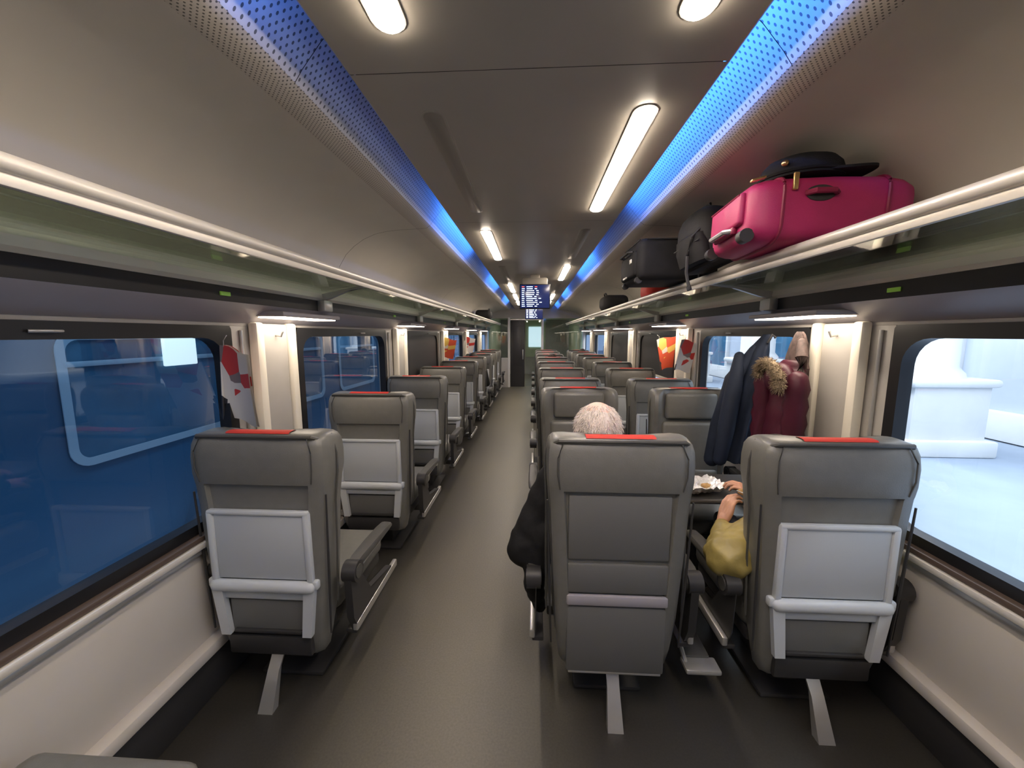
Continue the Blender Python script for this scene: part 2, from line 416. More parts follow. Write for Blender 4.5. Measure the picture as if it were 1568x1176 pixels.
# ------------------------------------------------------------------ seats
def seatmesh(name, tray, aL=.335, aR=.335):
    b = B()
    lv = [(.20, .205, .035, .05, 0, .0), (.225, .222, .02, .08, 0, .010), (.30, .236, .01, .10, .0, .016), (.45, .252, .0, .13, .02, .016), (.70, .266, -.005, .13, .035, .016),
          (.90, .276, -.005, .12, .05, .016), (.983, .282, -.007, .11, .075, .016), (.992, .283, -.009, .11, .08, 0), (1.03, .286, -.013, .105, .10, -.004),
          (1.10, .287, -.013, .10, .105, -.004), (1.15, .285, -.006, .095, .095, -.002), (1.178, .279, .004, .08, .08, 0), (1.192, .268, .016, .06, .07, 0), (1.2, .245, .035, .035, .05, 0)]
    rings = []
    for z, w, y0, t, g, rc in lv:
        c = w-.062
        h = [(0, y0+rc), (c*.6, y0+rc), (c-.008, y0+rc), (c, y0), (w-.025, y0+.005), (w-.007, y0+.02), (w, y0+min(.06, (t+g)*.45)), (w, y0+(t+g)*.75), (w-.008, y0+t+g-.01),
             (w-.03, y0+t+g), (w-.055, y0+t+g-.012), (w-.085, y0+t+g*.35), (w*.5, y0+t), (0, y0+t)]
        rings.append([(x, y, z) for x, y in h] + [(-x, y, z) for x, y in reversed(h[1:-1])])
    b.loft(rings, 'leather')
    b.tube([(-.262, .03, 1.172), (-.24, .005, 1.19), (-.1, -.003, 1.193), (.1, -.003, 1.193), (.24, .005, 1.19), (.262, .03, 1.172)], .009, 'leather2', 8)
    for sx in (-1, 1):
        b.tube([(sx*.281, .055, .45), (sx*.285, .07, .7), (sx*.285, .08, .9), (sx*.29, .10, 1.02), (sx*.29, .10, 1.1), (sx*.27, .10, 1.185)], .005, 'leather2', 6)
        b.tube([(sx*.262, .02, .32), (sx*.272, .015, .6), (sx*.283, .01, .95)], [.004, .006, .004], 'dgrey', 6)
        b.tube([(sx*.235, -.008, 1.0), (sx*.245, -.016, 1.06), (sx*.245, -.014, 1.13), (sx*.225, .0, 1.185)], .003, 'leather2', 6)
    b.box((0, .125, 1.075), (.37, .05, .19), 'leather', .022, seg=3)
    b.box((0, .135, .73), (.42, .06, .46), 'leather', .028, seg=3)
    b.box((0, .135, .55), (.41, .09, .12), 'leather', .03, seg=3)
    pr = [(.024, 1.198), (.032, 1.2035), (.055, 1.205), (.072, 1.203), (.082, 1.197)]
    b.loft([[(x, y, z) for y, z in pr] for x in (-.135, -.05, .05, .135)], 'red', cap=False, closed=False)
    b.box((0, .375, .405), (.50, .53, .14), 'leather', .045, seg=4)
    b.box((0, .36, .315), (.48, .50, .07), 'dgrey', .02)
    if tray:
        b.box((0, -.002, .722), (.385, .022, .285), 'tray', .008)
        for sx in (-1, 1):
            b.box((sx*.205, -.006, .72), (.028, .03, .32), 'trayf', .009)
            b.loft([[(sx*.225, y, .555), (sx*.178, y, .555), (sx*.158, y, .325), (sx*.198, y, .325)] for y in (-.022, .002)], 'trayf')
            b.box((sx*.225, -.004, .56), (.025, .03, .04), 'trayf', .008)
        b.box((0, -.006, .873), (.435, .03, .02), 'trayf', .008)
        b.tube([(-.2, -.016, .552), (.2, -.016, .552)], .027, 'trayf', 14, sx=.8, sy=1, rnd=True)
        b.box((0, -.004, .505), (.37, .018, .035), 'tray', .006)
        b.box((0, .012, .40), (.33, .02, .15), 'shell', .006)
        b.box((0, -.002, .335), (.30, .02, .015), 'dgrey', .004)
        b.box((0, .01, .265), (.37, .03, .09), 'dgrey', .01)
    else:
        b.box((0, .008, .84), (.40, .018, .27), 'shell', .008)
        b.box((0, .006, .625), (.40, .018, .125), 'shell', .008)
        b.box((0, .002, .532), (.405, .024, .045), 'lilac', .009)
        b.box((0, .008, .355), (.40, .022, .295), 'shell', .010)
        b.box((0, .014, .205), (.38, .03, .012), 'alu', .004)
        # fold-down footrest plate on the side
        b.box((.395, .10, .165), (.15, .08, .022), 'alu', .008)
        b.box((.39, .26, .18), (.11, .26, .016), 'leather2', .006)
        b.tube([(.335, .10, .165), (.335, .30, .25)], .010, 'alu', 8)
    for sx, a in ((-1, aL), (1, aR)):
        x = sx*a
        b.tube([(x-.03, .09, .565), (x+.03, .09, .565)], .046, 'dgrey', 18)
        b.tube([(x-.033, .09, .565), (x+.033, .09, .565)], .03, 'leather2', 18)
        rg = []
        for y, hw, hh, z in ((.09, .026, .018, .585), (.14, .03, .022, .588), (.28, .034, .02, .586), (.42, .034, .018, .580), (.49, .03, .015, .575), (.505, .02, .008, .572)):
            rg.append([(x+hw*cx, y, z+hh*cz) for cx, cz in ((1, .3), (.8, .85), (.3, 1), (-.3, 1), (-.8, .85), (-1, .3), (-1, -.4), (-.7, -1), (.7, -1), (1, -.4))])
        b.loft(rg, 'leather2')
        b.box((x, .30, .558), (.04, .36, .012), 'alu', .004)
        b.loft([[(x+q, y, z) for y, z in ((.05, .55), (.13, .55), (.24, .38), (.5, .33), (.5, .27), (.10, .27), (.06, .36))] for q in (-.014*sx-.006, .012)], 'dgrey')
        b.box((x+sx*.004, .33, .30), (.024, .50, .04), 'alu', .006)
        b.box((x-sx*.02, .33, .27), (.05, .48, .02), 'dgrey', .004)
    b.box((0, .33, .14), (.13, .26, .29), 'dgrey', .015)
    b.box((0, .33, .26), (.54, .10, .05), 'dgrey', .01)
    b.box((0, .33, .012), (.30, .42, .024), 'dgrey', .01)
    b.loft([[(-.03, .10, .27), (.03, .10, .27), (.03, .12, .29), (-.03, .12, .29)], [(-.025, .0, .14), (.025, .0, .14), (.025, .02, .15), (-.025, .02, .15)], [(-.032, -.07, .0), (.032, -.07, .0), (.032, -.03, .0), (-.032, -.03, .0)]], 'alu')
    b.box((0, .06, .262), (.13, .05, .02), 'alu', .006)
    return b.mesh(name)
seL = seatmesh('train_seat', True, .265, .335)
seT = seatmesh('train_seat', True)
seP = seatmesh('train_seat', False)
XL, X1, X2 = -1.125, .345, 1.165
inst('train_seat', seL, (XL, .22, 0))
for k in range(0, 9):
    inst('train_seat', seL, (XL, 1.45+1.08*k, 0))
inst('train_seat', seP, (X1, 1.45, 0)); inst('train_seat', seT, (X2, 1.45, 0))
inst('train_seat', seT, (X1, 2.98, 0), 180); inst('train_seat', seT, (X2, 2.98, 0), 180)
for k in range(0, 7):
    y = 3.5+1.08*k
    inst('train_seat', seT, (X1, y, 0)); inst('train_seat', seT, (X2, y, 0))

# table
b = B()
b.box((.90, 2.20, .715), (1.18, .40, .028), 'table', .012, seg=3)
b.box((.90, 2.20, .698), (1.12, .34, .012), 'dgrey', .004)
b.box((1.46, 2.20, .62), (.08, .30, .15), 'dgrey', .02)
b.tube([(.76, 2.20, .70), (.76, 2.20, .02)], .028, 'alu', 16); b.box((.76, 2.20, .012), (.2, .2, .024), 'alu', .008)
b.obj('bay_table')

# ------------------------------------------------------------------ monitors
def monitor(name, loc, sc=1.):
    b = B()
    b.box((0, 0, 0), (.39, .06, .31), 'black', .012)
    b.box((0, -.031, 0), (.365, .004, .285), 'screen', .001)
    z = .12
    for r in range(11):
        x = -.165
        for seg_ in (random.uniform(.03, .04), random.uniform(.07, .14), .03):
            b.box((x+seg_/2, -.0345, z), (seg_, .002, .010), 'textr' if (r == 0 and seg_ < .05) else 'text', 0)
            x += seg_+.025
        z -= .024
    b.box((0, .03, .185), (.32, .10, .10), 'ceilc', .02); b.box((0, .03, .245), (.12, .08, .06), 'ceilc', .01)
    return b.obj(name, loc)
monitor('ceiling_monitor', (.02, 5.0, 2.075))
monitor('ceiling_monitor', (.02, 8.4, 2.075))

# ------------------------------------------------------------------ luggage
def suitcase():
    b = B()
    L, W, H = .56, .44, .24
    n = 40
    def ring(x, sc):
        P = []
        for j in range(n):
            t = 2*math.pi*j/n; e = .40
            cy, cz = math.cos(t), math.sin(t)
            P.append((x, W/2*sc*math.copysign(abs(cy)**e, cy), H/2*(1-(1-sc)*1.3)*math.copysign(abs(cz)**e, cz)))
        return P
    rings = []
    for x, sc in ((-L/2, .76), (-L/2+.008, .85), (-L/2+.025, .93), (-L/2+.06, .985), (-L/2+.10, 1), (0, 1.02), (L/2-.12, 1), (L/2-.06, .95), (L/2-.02, .86), (L/2, .74)): rings.append(ring(x, sc))
    b.loft(rings, 'pink')
    for x in (-L/2+.10, L/2-.12):
        b.tube([(p[0], p[1]*1.01, p[2]*1.01) for p in ring(x, 1)] + [(x, W/2*1.01, 0)], .006, 'pinkd', 6)
    b.box((-L/2-.006, 0, .02), (.03, .30, .12), 'pink', .014, seg=3)
    b.tube([(-L/2-.02, -.14, .07), (-L/2-.022, .14, .07)], .004, 'pinkd', 6)
    b.tube([(-L/2-.01, -.09, -.05), (-L/2-.04, -.07, -.05), (-L/2-.04, .07, -.05), (-L/2-.01, .09, -.05)], .010, 'alu', 8)
    b.box((-L/2-.012, 0, -.05), (.02, .20, .03), 'pinkd', .008)
    b.sphere((-.06, -W/2-.003, .045), (.05, .008, .028), 'dgrey')
    b.tube([(-.11, -W/2-.005, .045), (-.09, -W/2-.03, .045), (-.03, -W/2-.03, .045), (-.01, -W/2-.005, .045)], .010, 'pinkd', 8)
    for y in (-.17, .17):
        b.tube([(-L/2+.0, y-.02, -.09), (-L/2+.0, y+.02, -.09)], .026, 'dgrey', 14)
    b.box((-L/2+.13, -W/2-.008, .085), (.018, .012, .06), 'gold', .004)
    b.box((-L/2+.02, -W/2+.03, .108), (.05, .02, .008), 'gold', .002, rot=(0, -15, 0))
    return b
suitcase().obj('suitcase', (1.10, 1.72, 1.935+.119), (0, 1.5, -5))

b = B()
b.box((0, 0, 0), (.50, .46, .26), 'bag', .045, seg=4)
b.box((-.25, 0, -.02), (.04, .36, .16), 'bag', .018, seg=3)
b.tube([(-.26, -.12, .06), (-.29, -.10, .06), (-.29, .10, .06), (-.26, .12, .06)], .009, 'strap', 8)
b.tube([(.12, -.232, -.12), (.12, -.236, .12), (.12, 0, .137), (.12, .235, .12)], .006, 'strap', 6)
b.tube([(-.20, -.225, .12), (.20, -.225, .12)], .004, 'strap', 6)
b.tube([(-.24, -.20, .12), (-.24, .20, .12)], .004, 'strap', 6)
for y in (-.17, .17): b.tube([(-.235, y-.018, -.125), (-.235, y+.018, -.125)], .022, 'strap', 12)
b.box((-.275, -.12, .0), (.006, .04, .025), 'white', .001); b.box((-.275, .02, -.09), (.006, .10, .012), 'alu', .001)
b.obj('travel_case', (.91, 2.76, 1.935+.137))

def backpack():
    b = B(); n = 28; rings = []
    for z, w, d, oy in ((-.19, .10, .06, 0), (-.18, .135, .09, 0), (-.12, .15, .105, -.005), (0, .15, .11, -.01), (.10, .14, .10, 0), (.16, .115, .08, .01), (.19, .07, .05, .015), (.20, .03, .02, .015)):
        rings.append([(w*math.copysign(abs(math.cos(t))**.6, math.cos(t)), oy+d*math.copysign(abs(math.sin(t))**.7, math.sin(t)), z) for t in [2*math.pi*j/n for j in range(n)]])
    b.loft(rings, 'bag')
    rings = []
    for z, w, d in ((-.16, .08, .02), (-.15, .11, .045), (-.05, .115, .05), (.02, .10, .04), (.04, .06, .01)):
        rings.append([(w*math.copysign(abs(math.cos(t))**.6, math.cos(t)), -.10+d*math.sin(t), z) for t in [2*math.pi*j/n for j in range(n)]])
    b.loft(rings, 'bag')
    for sx in (-1, 1):
        b.tube([(sx*.05, .07, .17), (sx*.08, .13, .12), (sx*.09, .15, 0), (sx*.10, .12, -.12), (sx*.09, .08, -.17)], [.012, .02, .02, .014, .01], 'strap', 8, sx=1.3, sy=.5)
    b.tube([(-.03, .04, .19), (-.025, .05, .225), (.025, .05, .225), (.03, .04, .19)], .008, 'strap', 8)
    b.tube([(-.10, -.14, -.03), (.10, -.14, -.03)], .004, 'strap', 6)
    b.tube([(.10, -.04, .10), (.06, -.15, .0), (.02, -.16, -.10), (.0, -.17, -.20), (.01, -.18, -.29)], .009, 'strap', 6)
    b.box((.01, -.18, -.30), (.03, .012, .03), 'strap', .004)
    return b
# pocket side faces the aisle, strap hangs over the rail
bo = backpack().obj('backpack', (.92, 2.19, 1.935+.165), (8, -10, -72))
bo.scale = (.95, .95, .82)

b = B()
rings = []
n = 32
for z, w, d in ((0, .098, .112), (.02, .100, .114), (.045, .094, .106), (.065, .078, .09), (.078, .05, .06), (.083, .01, .012)):
    rings.append([(d*math.cos(t), w*math.sin(t), z) for t in [2*math.pi*j/n for j in range(n)]])
b.loft(rings, 'felt')
rings = []
for z, off in ((.012, 0), (.004, .0)):
    P = []
    for k in range(21):
        a = math.radians(-80+160*k/20); P.append((.04+.155*math.cos(a)**.8, .098*math.sin(a), z-.02*abs(math.sin(a))**2+.018))
    P += [(.03, .09-.18*k/6, z) for k in range(7)]
    rings.append(P)
b.loft(rings, 'felt')
b.tube([(.099*1.15*math.cos(t), .102*math.sin(t), .012) for t in [2*math.pi*j/24 for j in range(25)]], .005, 'bag', 6)
b.sphere((0, 0, .084), (.008, .008, .005), 'felt'); b.sphere((-.075, -.085, .035), (.010, .010, .010), 'gold')
cp = b.obj('peaked_cap', (1.03, 1.64, 2.184), (0, 0, -10)); cp.scale = (1.25, 1.2, 1.12)

b = B(); b.box((0, 0, 0), (.34, .45, .20), 'bag', .07, seg=4); b.tube([(-.1, -.1, .08), (-.12, -.05, .13), (-.12, .05, .13), (-.1, .1, .08)], .01, 'strap', 8); b.tube([(-.16, -.18, .04), (-.16, .18, .04)], .004, 'strap', 6)
dm = b.mesh('duffel_bag'); inst('duffel_bag', dm, (1.13, 5.6, 2.035)); inst('duffel_bag', dm, (-1.10, 8.7, 2.035), 180)
b = B(); b.box((0, 0, 0), (.34, .30, .16), 'red', .06, seg=4); b.tube([(-.08, -.1, .07), (-.1, -.05, .12), (-.1, .05, .12), (-.08, .1, .07)], .01, 'strap', 8); b.tube([(-.16, -.1, .02), (-.16, .1, .02)], .004, 'strap', 6)
dm = b.mesh('red_holdall'); inst('red_holdall', dm, (1.16, 3.6, 1.99))

# ------------------------------------------------------------------ magazines
def magazine(loc, rot, mm, w=.21, h=.29):
    b = B(); n = 8
    def sheet(off, m, sc=1.):
        R = []
        for j in range(n+1):
            z = -h*j/n*sc
            R.append([(w*(i/6)*sc, off+.03*math.sin(i/6*2.2)*(.3+j/n)+.02*(j/n)**2, z+.01*math.sin(i)) for i in range(7)])
        b.loft(R, m, cap=False, closed=False)
    sheet(0, mm); sheet(.004, 'paper', .98); sheet(.008, 'paper', .97); sheet(.012, mm)
    b.tube([(0, .006, 0), (0, .006, -h)], .005, mm, 6)
    b.tube([(.02, .006, -.01), (.03, .0, .03), (.02, .02, .05)], .002, 'alu', 6)
    b.obj('hanging_magazine', loc, rot)
magazine((WL+.025, 1.66, 1.55), (4, 12, -20), 'mag1', .17, .36)
magazine((WR-.22, 4.26, 1.54), (0, -12, 10), 'mag2', .26, .34)
magazine((WR-.13, 3.80, 1.55), (0, 10, -20), 'mag1', .14, .30)
magazine((WL+.03, 5.95, 1.55), (0, 10, 20), 'mag2', .22, .3)
magazine((WL+.03, 7.95, 1.55), (0, 10, 20), 'mag1', .22, .3)

# ------------------------------------------------------------------ coats
def coat(name, path, m, folds=7, amp=.14, quilt=0., extra=None, depth=.5):
    b = B(); n = 48; rings = []
    K = 34
    for i in range(K+1):
        t = i/K*(len(path)-1); a = int(min(t, len(path)-2)); f = t-a
        A, C = path[a], path[a+1]
        c = Vector(A[:3]).lerp(Vector(C[:3]), f); w = A[3]*(1-f)+C[3]*f
        if quilt: w *= 1+quilt*abs(math.sin(i*math.pi/4.2))
        P = []
        for j in range(n):
            th = 2*math.pi*j/n
            r = w*(1+amp*math.sin(folds*th+i*.12)*(i/K)**.5+amp*.4*math.sin(3*th+i*.3))
            P.append((c.x+r*depth*math.cos(th), c.y+r*math.sin(th), c.z))
        rings.append(P)
    b.loft(rings, m)
    if extra: extra(b)
    return b.obj(name, ang=60)
def navyx(b):
    b.tube([(1.41, 2.52, 1.50), (1.33, 2.60, 1.30), (1.27, 2.62, 1.0), (1.22, 2.60, .76)], [.04, .06, .06, .05], 'navy', 16, rnd=True)
    b.tube([(1.33, 2.56, 1.46), (1.29, 2.52, 1.25), (1.24, 2.48, 1.0), (1.21, 2.47, .80)], [.03, .05, .05, .04], 'navy', 16, rnd=True)
    b.tube([(1.45, 2.40, 1.58), (1.43, 2.40, 1.60), (1.42, 2.42, 1.55)], .008, 'strap')
coat('navy_jacket', [(1.44, 2.47, 1.60, .03), (1.42, 2.51, 1.50, .085), (1.40, 2.54, 1.30, .11), (1.37, 2.58, 1.0, .12), (1.34, 2.58, .78, .13), (1.34, 2.58, .77, .12)], 'navy', extra=navyx)
def marx(b):
    C = Vector((1.33, 2.20, 1.385)); P = []
    for k in range(37):
        a = math.pi*(-.05+1.1*k/36)          # arch over the hood opening
        P.append(C+Vector((.02*math.cos(a)-.02, .125*math.cos(a), .085*math.sin(a)-.03+.02*math.cos(a))))
    b.tube(P, [.024+.004*math.sin(k*2.3)*math.cos(k*1.1) for k in range(37)], 'fur', 14, rnd=True)
    random.seed(11)
    for k in range(1700):
        p = P[random.randrange(37)]; d = Vector((random.gauss(0, 1), random.gauss(0, 1), random.gauss(0, 1))).normalized()
        p = p+Vector((random.uniform(-.006, .006), random.uniform(-.012, .012), random.uniform(-.008, .008)))
        q = p+d*.040+Vector((-.004, 0, -.006))
        b.tube([p+d*.016, p+d*.030, q], [.0018, .0014, .0004], 'fur', 3)
    b.sphere(C+Vector((.04, .0, -.03)), (.06, .11, .09), 'maroon')
    # folded scarf tucked over the hook
    b.loft([[(1.455+.03*math.cos(t)*s, 2.20+.07*math.sin(t)*s*(1+.22*math.sin(5*t+z*20)), z) for t in [2*math.pi*j/28 for j in range(28)]] for z, s in ((1.615, .30), (1.60, .50), (1.55, .8), (1.48, 1.05), (1.42, 1.2), (1.36, 1.1))], 'tan')
    b.tube([(1.43, 2.14, 1.56), (1.41, 2.10, 1.48), (1.40, 2.08, 1.38)], [.02, .03, .035], 'tan', 10, rnd=True)
    for yy, xx in ((2.07, 1.38), (2.33, 1.37)):
        pts = [(xx, yy, 1.36-.045*k) for k in range(13)]
        b.tube(pts, [.05+.010*(k % 2) for k in range(13)], 'maroon', 14, rnd=True)
coat('maroon_puffer_jacket', [(1.43, 2.2, 1.46, .06), (1.42, 2.2, 1.38, .11), (1.41, 2.2, 1.1, .13), (1.41, 2.2, .86, .14), (1.41, 2.2, .84, .10)], 'maroon', folds=3, amp=.06, quilt=.12, extra=marx, depth=.5)

# ------------------------------------------------------------------ people
def remesh(b, voxel, it):
    me = bpy.data.meshes.new('tmp'); me.from_pydata(b.V, [], b.F)
    bm = bmesh.new(); bm.from_mesh(me); bmesh.ops.recalc_face_normals(bm, faces=bm.faces[:]); bm.to_mesh(me); bm.free()
    o = bpy.data.objects.new('tmp', me); COL.objects.link(o)
    r = o.modifiers.new('r', 'REMESH'); r.mode = 'VOXEL'; r.voxel_size = voxel; r.adaptivity = 0
    if it: s = o.modifiers.new('s', 'SMOOTH'); s.factor = .5; s.iterations = it
    dg = bpy.context.evaluated_depsgraph_get(); dg.update()
    e = bpy.data.meshes.new_from_object(o.evaluated_get(dg))
    V = [v.co.copy() for v in e.vertices]; F = [list(p.vertices) for p in e.polygons]
    bpy.data.objects.remove(o); bpy.data.meshes.remove(e); bpy.data.meshes.remove(me)
    return V, F

def segdist(p, a, c):
    d = c-a; t = max(0, min(1, (p-a).dot(d)/max(d.length_squared, 1e-9)))
    return (p-(a+d*t)).length, t

def body(dst, segs, voxel=.014, it=3, wrinkle=0.):
    """segs: (p0,p1,r0,r1,mat)"""
    t = B()
    for p0, p1, r0, r1, m in segs:
        t.tube([p0, p1], [r0, r1], 'skin', 16, rnd=True)
    V, F = remesh(t, voxel, it)
    groups = {}
    S_ = [(Vector(a), Vector(c), r0, r1, m) for a, c, r0, r1, m in segs]
    if wrinkle:
        for v in V:
            best = min(S_, key=lambda s: segdist(v, s[0], s[1])[0]-s[2])
            d, tt = segdist(v, best[0], best[1]); ax = best[0]+(best[1]-best[0])*tt
            n = (v-ax).normalized(); al = (best[1]-best[0]).length*tt
            w = math.sin(al*85+4*mnoise.noise(v*9)+v.z*20)*.6+mnoise.noise(v*22)
            v += n*w*wrinkle
    for f in F:
        c = sum((V[i] for i in f), Vector())/len(f); best = None
        for a, e, r0, r1, m in S_:
            d, tt = segdist(c, a, e); d -= r0+(r1-r0)*tt
            if best is None or d < best[0]: best = (d, m)
        groups.setdefault(best[1], []).append(f)
    o = len(dst.V); dst.V += [tuple(v) for v in V]
    for m, fs in groups.items():
        k = dst.mi(m)
        dst.F += [tuple(i+o for i in f) for f in fs]; dst.FM += [k]*len(fs)

def hand(dst, wrist, d, n, side, curl=35, m='skin', sc=1.):
    """d forward, n palm facing, side=+1/-1 -> thumb along side*(d x n)"""
    w = Vector(wrist); d = Vector(d).normalized(); n = Vector(n); n = (n-d*n.dot(d)).normalized(); s = d.cross(n).normalized()*side
    t = B()
    P = lambda a, e, h: w+(d*a+s*e+n*h)*sc
    offs = [.030, .010, -.010, -.028]; kn = [.088, .092, .087, .078]; ln = [.070, .078, .073, .058]; rr = [.0092, .0095, .009, .008]
    t.tube([P(-.03, 0, 0), P(.01, 0, 0)], [.026*sc, .026*sc], m, 14, sx=1., sy=1, rnd=True)
    for o_, k, l, r in zip(offs, kn, ln, rr):
        t.tube([P(.005, o_*.6, 0), P(k*.5, o_*.9, .001), P(k, o_, 0)], [.016*sc, .0155*sc, .0115*sc], m, 10, rnd=True)
        a = math.radians(curl*.6); p = P(k, o_, 0)
        for q, fr in ((0, .45), (1, .30), (2, .25)):
            dd = d*math.cos(a)+n*math.sin(a)
            p2 = p+dd*l*fr*sc; r1 = r*(1-.09*q)*sc
            t.tube([p, p2], [r1*1.03, r1*.93], m, 10, rnd=True); p = p2; a += math.radians(curl)
    p = P(.018, .022, .006); p1 = p+(d*.030+s*.026+n*.014)*sc; p2 = p1+(d*.030+s*.004+n*.016)*sc; p3 = p2+(d*.022-s*.004+n*.012)*sc
    t.tube([p, p1], [.016*sc, .0125*sc], m, 10, rnd=True); t.tube([p1, p2], [.0118*sc, .0105*sc], m, 10, rnd=True); t.tube([p2, p3], [.0105*sc, .0085*sc], m, 10, rnd=True)
    V, F = remesh(t, .0036, 1); dst.add(V, F, m)

def head(dst, c, yaw, pitch, skin, hair, bald=False, sc=1.):
    t = B()
    t.sphere((0, -.008, .025), (.076, .096, .092), 'skin', 24)
    t.sphere((0, .022, -.045), (.056, .066, .068), 'skin', 20)
    t.sphere((0, .052, -.088), (.028, .028, .024), 'skin', 14)
    t.sphere((0, .078, .022), (.05, .018, .014), 'skin', 14)
    t.tube([(0, .088, .015), (0, .104, -.018), (0, .108, -.03)], [.008, .011, .013], 'skin', 10, rnd=True)
    for sx in (-1, 1):
        t.sphere((sx*.012, .095, -.032), (.009, .010, .008), 'skin', 10)
        t.sphere((sx*.043, .062, -.022), (.022, .024, .02), 'skin', 12)
        t.sphere((sx*.079, -.005, -.01), (.009, .019, .032), 'skin', 12, rot=(12, 0, sx*-18))
    t.sphere((0, .086, -.06), (.024, .012, .006), 'skin', 12); t.sphere((0, .084, -.070), (.021, .012, .007), 'skin', 12)
    V, F = remesh(t, .0045, 2)
    mx = Matrix.Translation(c) @ Euler((math.radians(pitch), 0, math.radians(yaw))).to_matrix().to_4x4() @ Matrix.Scale(sc, 4)
    G = {}
    for f in F:
        q = sum((V[i] for i in f), Vector())/len(f)
        lip = abs(q.x) < .025 and q.y > .085 and -.076 < q.z < -.055
        G.setdefault('lips' if lip else skin, []).append(f)
    o = len(dst.V); dst.V += [tuple(mx @ v) for v in V]
    for m, fs in G.items():
        k = dst.mi(m); dst.F += [tuple(i+o for i in f) for f in fs]; dst.FM += [k]*len(fs)
    e = B()
    for sx in (-1, 1):
        e.sphere((sx*.030, .080, .0), (.012, .010, .009), 'eye', 12); e.sphere((sx*.030, .0885, .0), (.0055, .003, .0055), 'iris', 10)
        e.tube([(sx*.016, .090, .018), (sx*.032, .090, .022), (sx*.046, .080, .016)], .0035, hair, 6, rnd=True)
    h = B()
    if bald:
        h.sphere((0, -.014, .022), (.083, .101, .088), 'skin', 28)
        h.sphere((0, -.034, -.02), (.079, .078, .075), 'skin', 24)
    else:
        h.sphere((0, -.016, .034), (.084, .100, .096), 'skin', 24)
        h.sphere((0, -.040, -.02), (.078, .075, .085), 'skin', 20)
    V, F = remesh(h, .006, 2)
    if bald:
        V = [v+Vector((v.x, v.y, 0)).normalized()*.003*mnoise.noise(v*60) for v in V]
    keep = []
    for f in F:
        q = sum((V[i] for i in f), Vector())/len(f)
        if bald:
            if q.y < .045 and q.z < .092+.010*mnoise.noise(q*40): keep.append(f)
        elif not (q.y > .035 and q.z < .075): keep.append(f)
    F = keep
    e.add(V, F, hair)
    if bald:   # fine short hair lying back over the shell
        random.seed(5)
        for k in range(800):
            a = random.uniform(math.radians(150), math.radians(390)); z = random.uniform(-.03, .108)
            q = max(.05, 1-((z-.022)/.092)**2)**.5
            nn = Vector((math.cos(a), math.sin(a), (z-.022)/.09)).normalized()
            p = Vector((.082*math.cos(a)*q, .100*math.sin(a)*q-.014, z)); tg = Vector((0, 0, -1)); tg = (tg-nn*tg.dot(nn)).normalized()
            tg = (tg+Vector((random.uniform(-.5, .5), random.uniform(-.5, .5), 0))).normalized()
            e.tube([p, p+nn*.004+tg*.010, p+nn*.004+tg*.024], [.0012, .0012, .0004], hair, 4)
    o = len(dst.V); dst.V += [tuple(mx @ Vector(v)) for v in e.V]
    for f, k in zip(e.F, e.FM): dst.F.append(tuple(i+o for i in f)); dst.FM.append(dst.mi(e.mats[k]))

def seated(name, hipc, chest, neck, headc, shL, elL, wrL, shR, elR, wrR, kneeL, kneeR, footL, footR, top, leg, skin, hair, bald=False, yaw=0, pitch=0, w=1., sleeve=1., shr=None, hands=None, hsc=1., extra=(), wrinkle=0., voxel=.014):
    b = B(); V = Vector
    hip = V(hipc); ch = V(chest); nk = V(neck)
    shr = shr or .062*w*sleeve
    segs = list(extra)
    for sx in (-1, 1):
        segs += [(hip+V((sx*.075*w, 0, 0)), hip+V((sx*.07*w, 0, .17)), .105*w, .10*w, top), (hip+V((sx*.07*w, 0, .17)), ch+V((sx*.075*w, 0, 0)), .10*w, .105*w, top)]
    segs += [(ch, ch+(nk-ch)*.75, .10*w, .075*w, top), (shL, nk, .06*w, .055*w, top), (shR, nk, .06*w, .055*w, top)]
    for sh, el, wr in ((shL, elL, wrL), (shR, elR, wrR)):
        segs += [(sh, el, shr, .056*w*sleeve, top), (el, wr, .056*w*sleeve, .036*w*min(sleeve, 1.35), top)]
    for kn, ft, sx in ((kneeL, footL, -1), (kneeR, footR, 1)):
        segs += [(hip+V((sx*.085*w, .02, -.01)), kn, .088*w, .062*w, leg), (kn, V(ft)+V((0, -.03, .05)), .060*w, .042*w, leg)]
    body(b, segs, voxel, 3, wrinkle)
    body(b, [(nk+V((0, 0, -.04)), V(headc)+V((0, -.012, -.06*hsc)), .055*hsc, .052*hsc, skin)], .008, 1)
    head(b, V(headc), yaw, pitch, skin, hair, bald, hsc)
    for ft in (footL, footR):
        f = V(ft)
        body(b, [(f+V((0, -.03, .012)), f+V((0, .15, 0)), .045, .036, 'shoe'), (f+V((0, -.03, .02)), f+V((0, -.03, .06)), .042, .045, 'shoe')], .01, 2)
    for wr, d, n, sd, cu in hands or []:
        hand(b, wr, d, n, sd, cu, skin, .95*hsc)
    return b.obj(name, ang=80)

